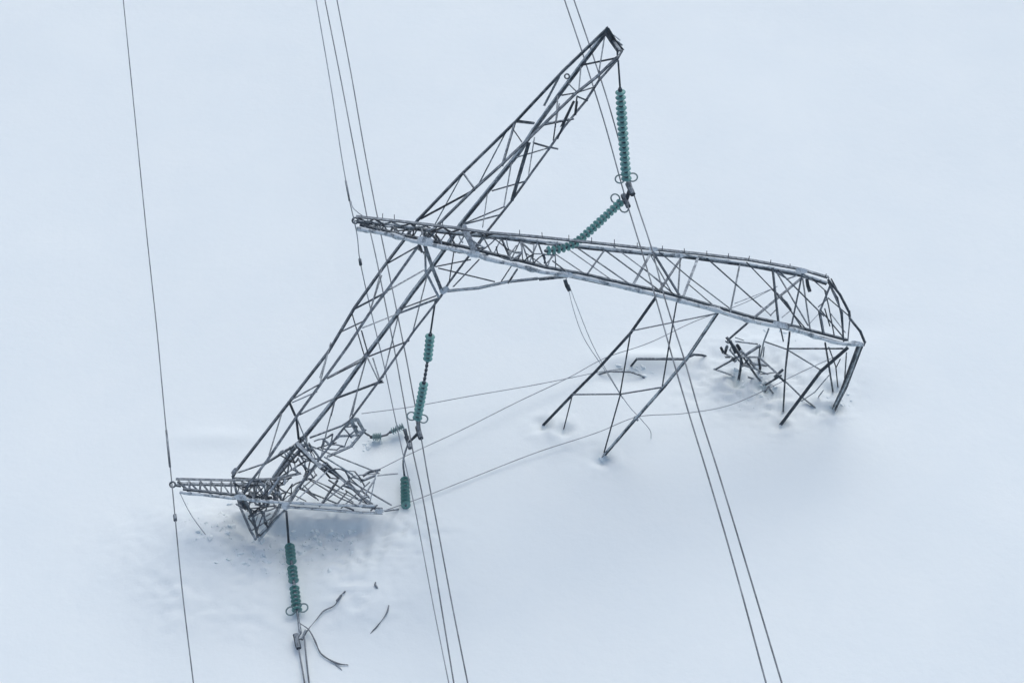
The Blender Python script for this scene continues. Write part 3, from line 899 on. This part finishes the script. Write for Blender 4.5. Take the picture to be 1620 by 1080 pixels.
wire('earth_wire', e1, .014, 'thin pale wire clamped at the left peak of the level leg', 'cable', 'earth wires', M_THIN, extend=(60, 12),
     pieces=((V(547, 286, 9.08), V(553, 318, 8.83), .026), (V(569, 410, 6.6), V(570.5, 419, 6.4), .045)))
e2 = [V(195, 0, 6), V(213, 180, 4.6), V(232, 370, 3.5), V(248, 520, 2.9), V(263, 680, 2.3), V(272, 765, 2.0), V(277, 818, 1.9), V(288, 930, 1.9), V(306, 1080, 2.2)]
wire('earth_wire', e2, .016, 'lone wire down the left side, clamped at the buried leg peak', 'cable', 'earth wires', M_WIRE, extend=(60, 12),
     pieces=((V(263, 680, 2.3), V(269, 738, 2.1), .03), (V(276.5, 814, 1.9), V(277.5, 823, 1.9), .045)))
# clamps on the two peaks
def clamp(p, label):
    b = bmesh.new()
    tube(b, [p + (RT * math.cos(a) + UP * math.sin(a)) * .075 for a in [i * math.pi / 5 for i in range(10)]], .025, 6, 0, True)
    tube(b, [p + Vector((.05, 0, -.02)), p + Vector((.22, 0, -.06))], .04, 6)
    tag(link('wire_clamp', b, M_STEEL, None, origin=p), label, 'clamp')
clamp(V(562, 349, 8.5), 'small dark clamp on the left tip of the level leg')
clamp(V(273, 766, 2.0), 'small dark clamp on the left tip of the buried leg')
wire('wire_tail', hw((555, 318, 8.8), (558, 328, 8.7), (566, 336, 8.6), (573, 341, 8.4)), .011, 'short thin curl of wire above the left tip of the level leg', 'wire', None, M_THIN)
# near phase conductors and broken strands on the snow
wire('power_cable', [gnd(471, 1015, .2), gnd(476, 1045, .12), gnd(482, 1080, .15), gnd(490, 1130, .15)], .022, 'left one of the two wires leaving the lowest yoke', 'cable', 'twin wires of the lowest bundle', extend=(0, 6))
wire('power_cable', [gnd(481, 1003, .2), gnd(484, 1035, .12), gnd(489, 1080, .15), gnd(496, 1130, .15)], .022, 'right one of the two wires leaving the lowest yoke', 'cable', 'twin wires of the lowest bundle', extend=(0, 6))
wire('broken_cable', [gnd(478, 1012, .2), gnd(487, 996, .12), gnd(500, 980, .08), gnd(512, 966, .06), gnd(531, 955, .07), gnd(536, 945, .10), gnd(546, 935, .0)], .018, 'snapped dark cable end reaching up from the lowest yoke over snow', 'cable', 'snapped cable ends', jit=.5,
     pieces=((gnd(533, 950, .08), gnd(540, 941, .06), .035),))
wire('broken_cable', [gnd(474, 985, .2), gnd(487, 994, .15), gnd(498, 1012, .1), gnd(507, 1032, .06), gnd(520, 1042, .05), gnd(535, 1049, .05), gnd(551, 1051, .03)], .019, 'snapped dark cable end curling down right from the lowest yoke', 'cable', 'snapped cable ends', jit=.5)
wire('broken_cable', [gnd(586, 1002, -.01), gnd(598, 988, .02), gnd(606, 978, .03), gnd(613, 966, .03), gnd(615, 957, .0)], .019, 'short curved piece of cable lying alone on snow', 'cable', 'snapped cable ends', jit=.55)
wire('broken_cable', [gnd(594, 921, .0), gnd(594, 925, .05), gnd(597, 930, .0)], .03, 'tiny dark cable stub poking out of snow', 'cable', 'snapped cable ends', jit=.55)
wire('broken_cable', [gnd(531, 1052, .0), gnd(538, 1056, .02), gnd(541, 1060, -.01)], .016, 'faint sliver of wire beside the curling cable end', 'cable', 'snapped cable ends', M_THIN)
# guy wires
GG = 'thin stay wires over the snow'
wire('stay_wire', hw((900, 450, 6.9), (915, 490, 5.5), (945, 560, 3.3), (965, 595, 2.4), (1000, 648, 1.0), (1016, 665, .6), (1029, 682, .3)) + [gnd(1030, 694, -.02)], .010, 'thin stay wire falling from the level leg to a hooked end in snow', 'wire', GG, M_THIN)
wire('stay_wire', hw((897, 446, 6.9), (906, 485, 5.6), (924, 535, 4.0), (945, 568, 2.9), (960, 590, 2.2), (985, 630, 1.2)), .010, 'thin stay wire beside the hooked one, falling from the level leg', 'wire', GG, M_THIN)
wire('stay_wire', [gnd(572, 654, .3), gnd(640, 645, .5), gnd(740, 627, .6), gnd(860, 606, .5), gnd(905, 597, .35), gnd(950, 588, .2), gnd(985, 583, .02)], .012, 'uppermost thin stay wire, running right from the beam above the snow', 'wire', GG, M_THIN)
wire('stay_wire', [gnd(594, 745, .4), gnd(640, 722, .35), gnd(730, 680, .3), gnd(820, 635, .35), gnd(900, 597, .4), gnd(960, 565, .45), gnd(1020, 545, .6), gnd(1100, 508, 1.0), gnd(1180, 478, 1.5), gnd(1230, 453, 1.8)], .012, 'long thin stay wire running from the near leg up behind the level leg', 'wire', GG, M_THIN)
wire('stay_wire', [gnd(612, 806, .1), gnd(650, 793, .1), gnd(740, 758, .1), gnd(850, 715, .15), gnd(950, 682, .3), gnd(1005, 660, .45), gnd(1080, 654, .5), gnd(1150, 642, .5), gnd(1210, 617, .6), gnd(1260, 592, .8), gnd(1330, 560, 1.2)], .012, 'lowest long stay wire, curving over the snow to the crumpled foot', 'wire', GG, M_THIN)
wire('stay_wire', hw((285, 780, 1.7), (300, 810, 1.0)) + [gnd(315, 832, .2), gnd(326, 846, -.02)], .010, 'short thin wire from the buried leg peak down to snow', 'wire', GG, M_THIN)
# half buried bars and shadowed lumps in the middle
def bar(spec, wd, label, mt='d'):
    P = resolve('far', spec); bm = bmesh.new(); angle_bar(bm, P, wd, 1)
    tag(link('bent_steel_bar', bm, MATS[mt], None, origin=P[0]), label, 'steel bar', 'bent bars half buried in snow')
bar('7 635 500 g 672 455 h.45 800 455 - 940 456 h.45 1000 430 h.6 1045 432 - 1075 440 g', .08, 'long bent bar with a raised hooked end lying under the broken frame')
bar('7 690 470 h.15 780 472 - 850 482 g', .09, 'short strip standing for the shadow of a half buried lump just below the long bent bar', 'r')  # this strip and the next stand in for shadows at half buried lumps
bar('7 702 488 h.08 780 492 - 862 512 g', .08, 'lowest strip under the broken frame, standing for the shadow of a half buried lump', 'r')
bar('7 440 548 g 520 526 h.2 640 530 h.2 700 550 - 732 575 g', .06, 'thin arched bar above a hollow left of the long bent bar', 'r')

# ------------------------------------------------------------------ blowing snow in the air: one even haze box
hb = bmesh.new(); bmesh.ops.create_cube(hb, size=1.0)
bmesh.ops.scale(hb, vec=(1700, 1700, 70), verts=hb.verts); bmesh.ops.translate(hb, vec=(0, 0, 22), verts=hb.verts)
hm = bpy.data.materials.new('blowing_snow_air'); hm.use_nodes = True; ht = hm.node_tree; ht.nodes.remove(ht.nodes['Principled BSDF'])
hv = ht.nodes.new('ShaderNodeVolumePrincipled'); hv.inputs['Color'].default_value = (.95, .97, 1, 1); hv.inputs['Density'].default_value = .0010
ht.links.new(hv.outputs[0], ht.nodes['Material Output'].inputs['Volume'])
hme = bpy.data.meshes.new('haze'); hb.to_mesh(hme); hb.free(); hme.materials.append(hm)
ho = bpy.data.objects.new('haze', hme); COL.objects.link(ho); ho['kind'] = 'stuff'
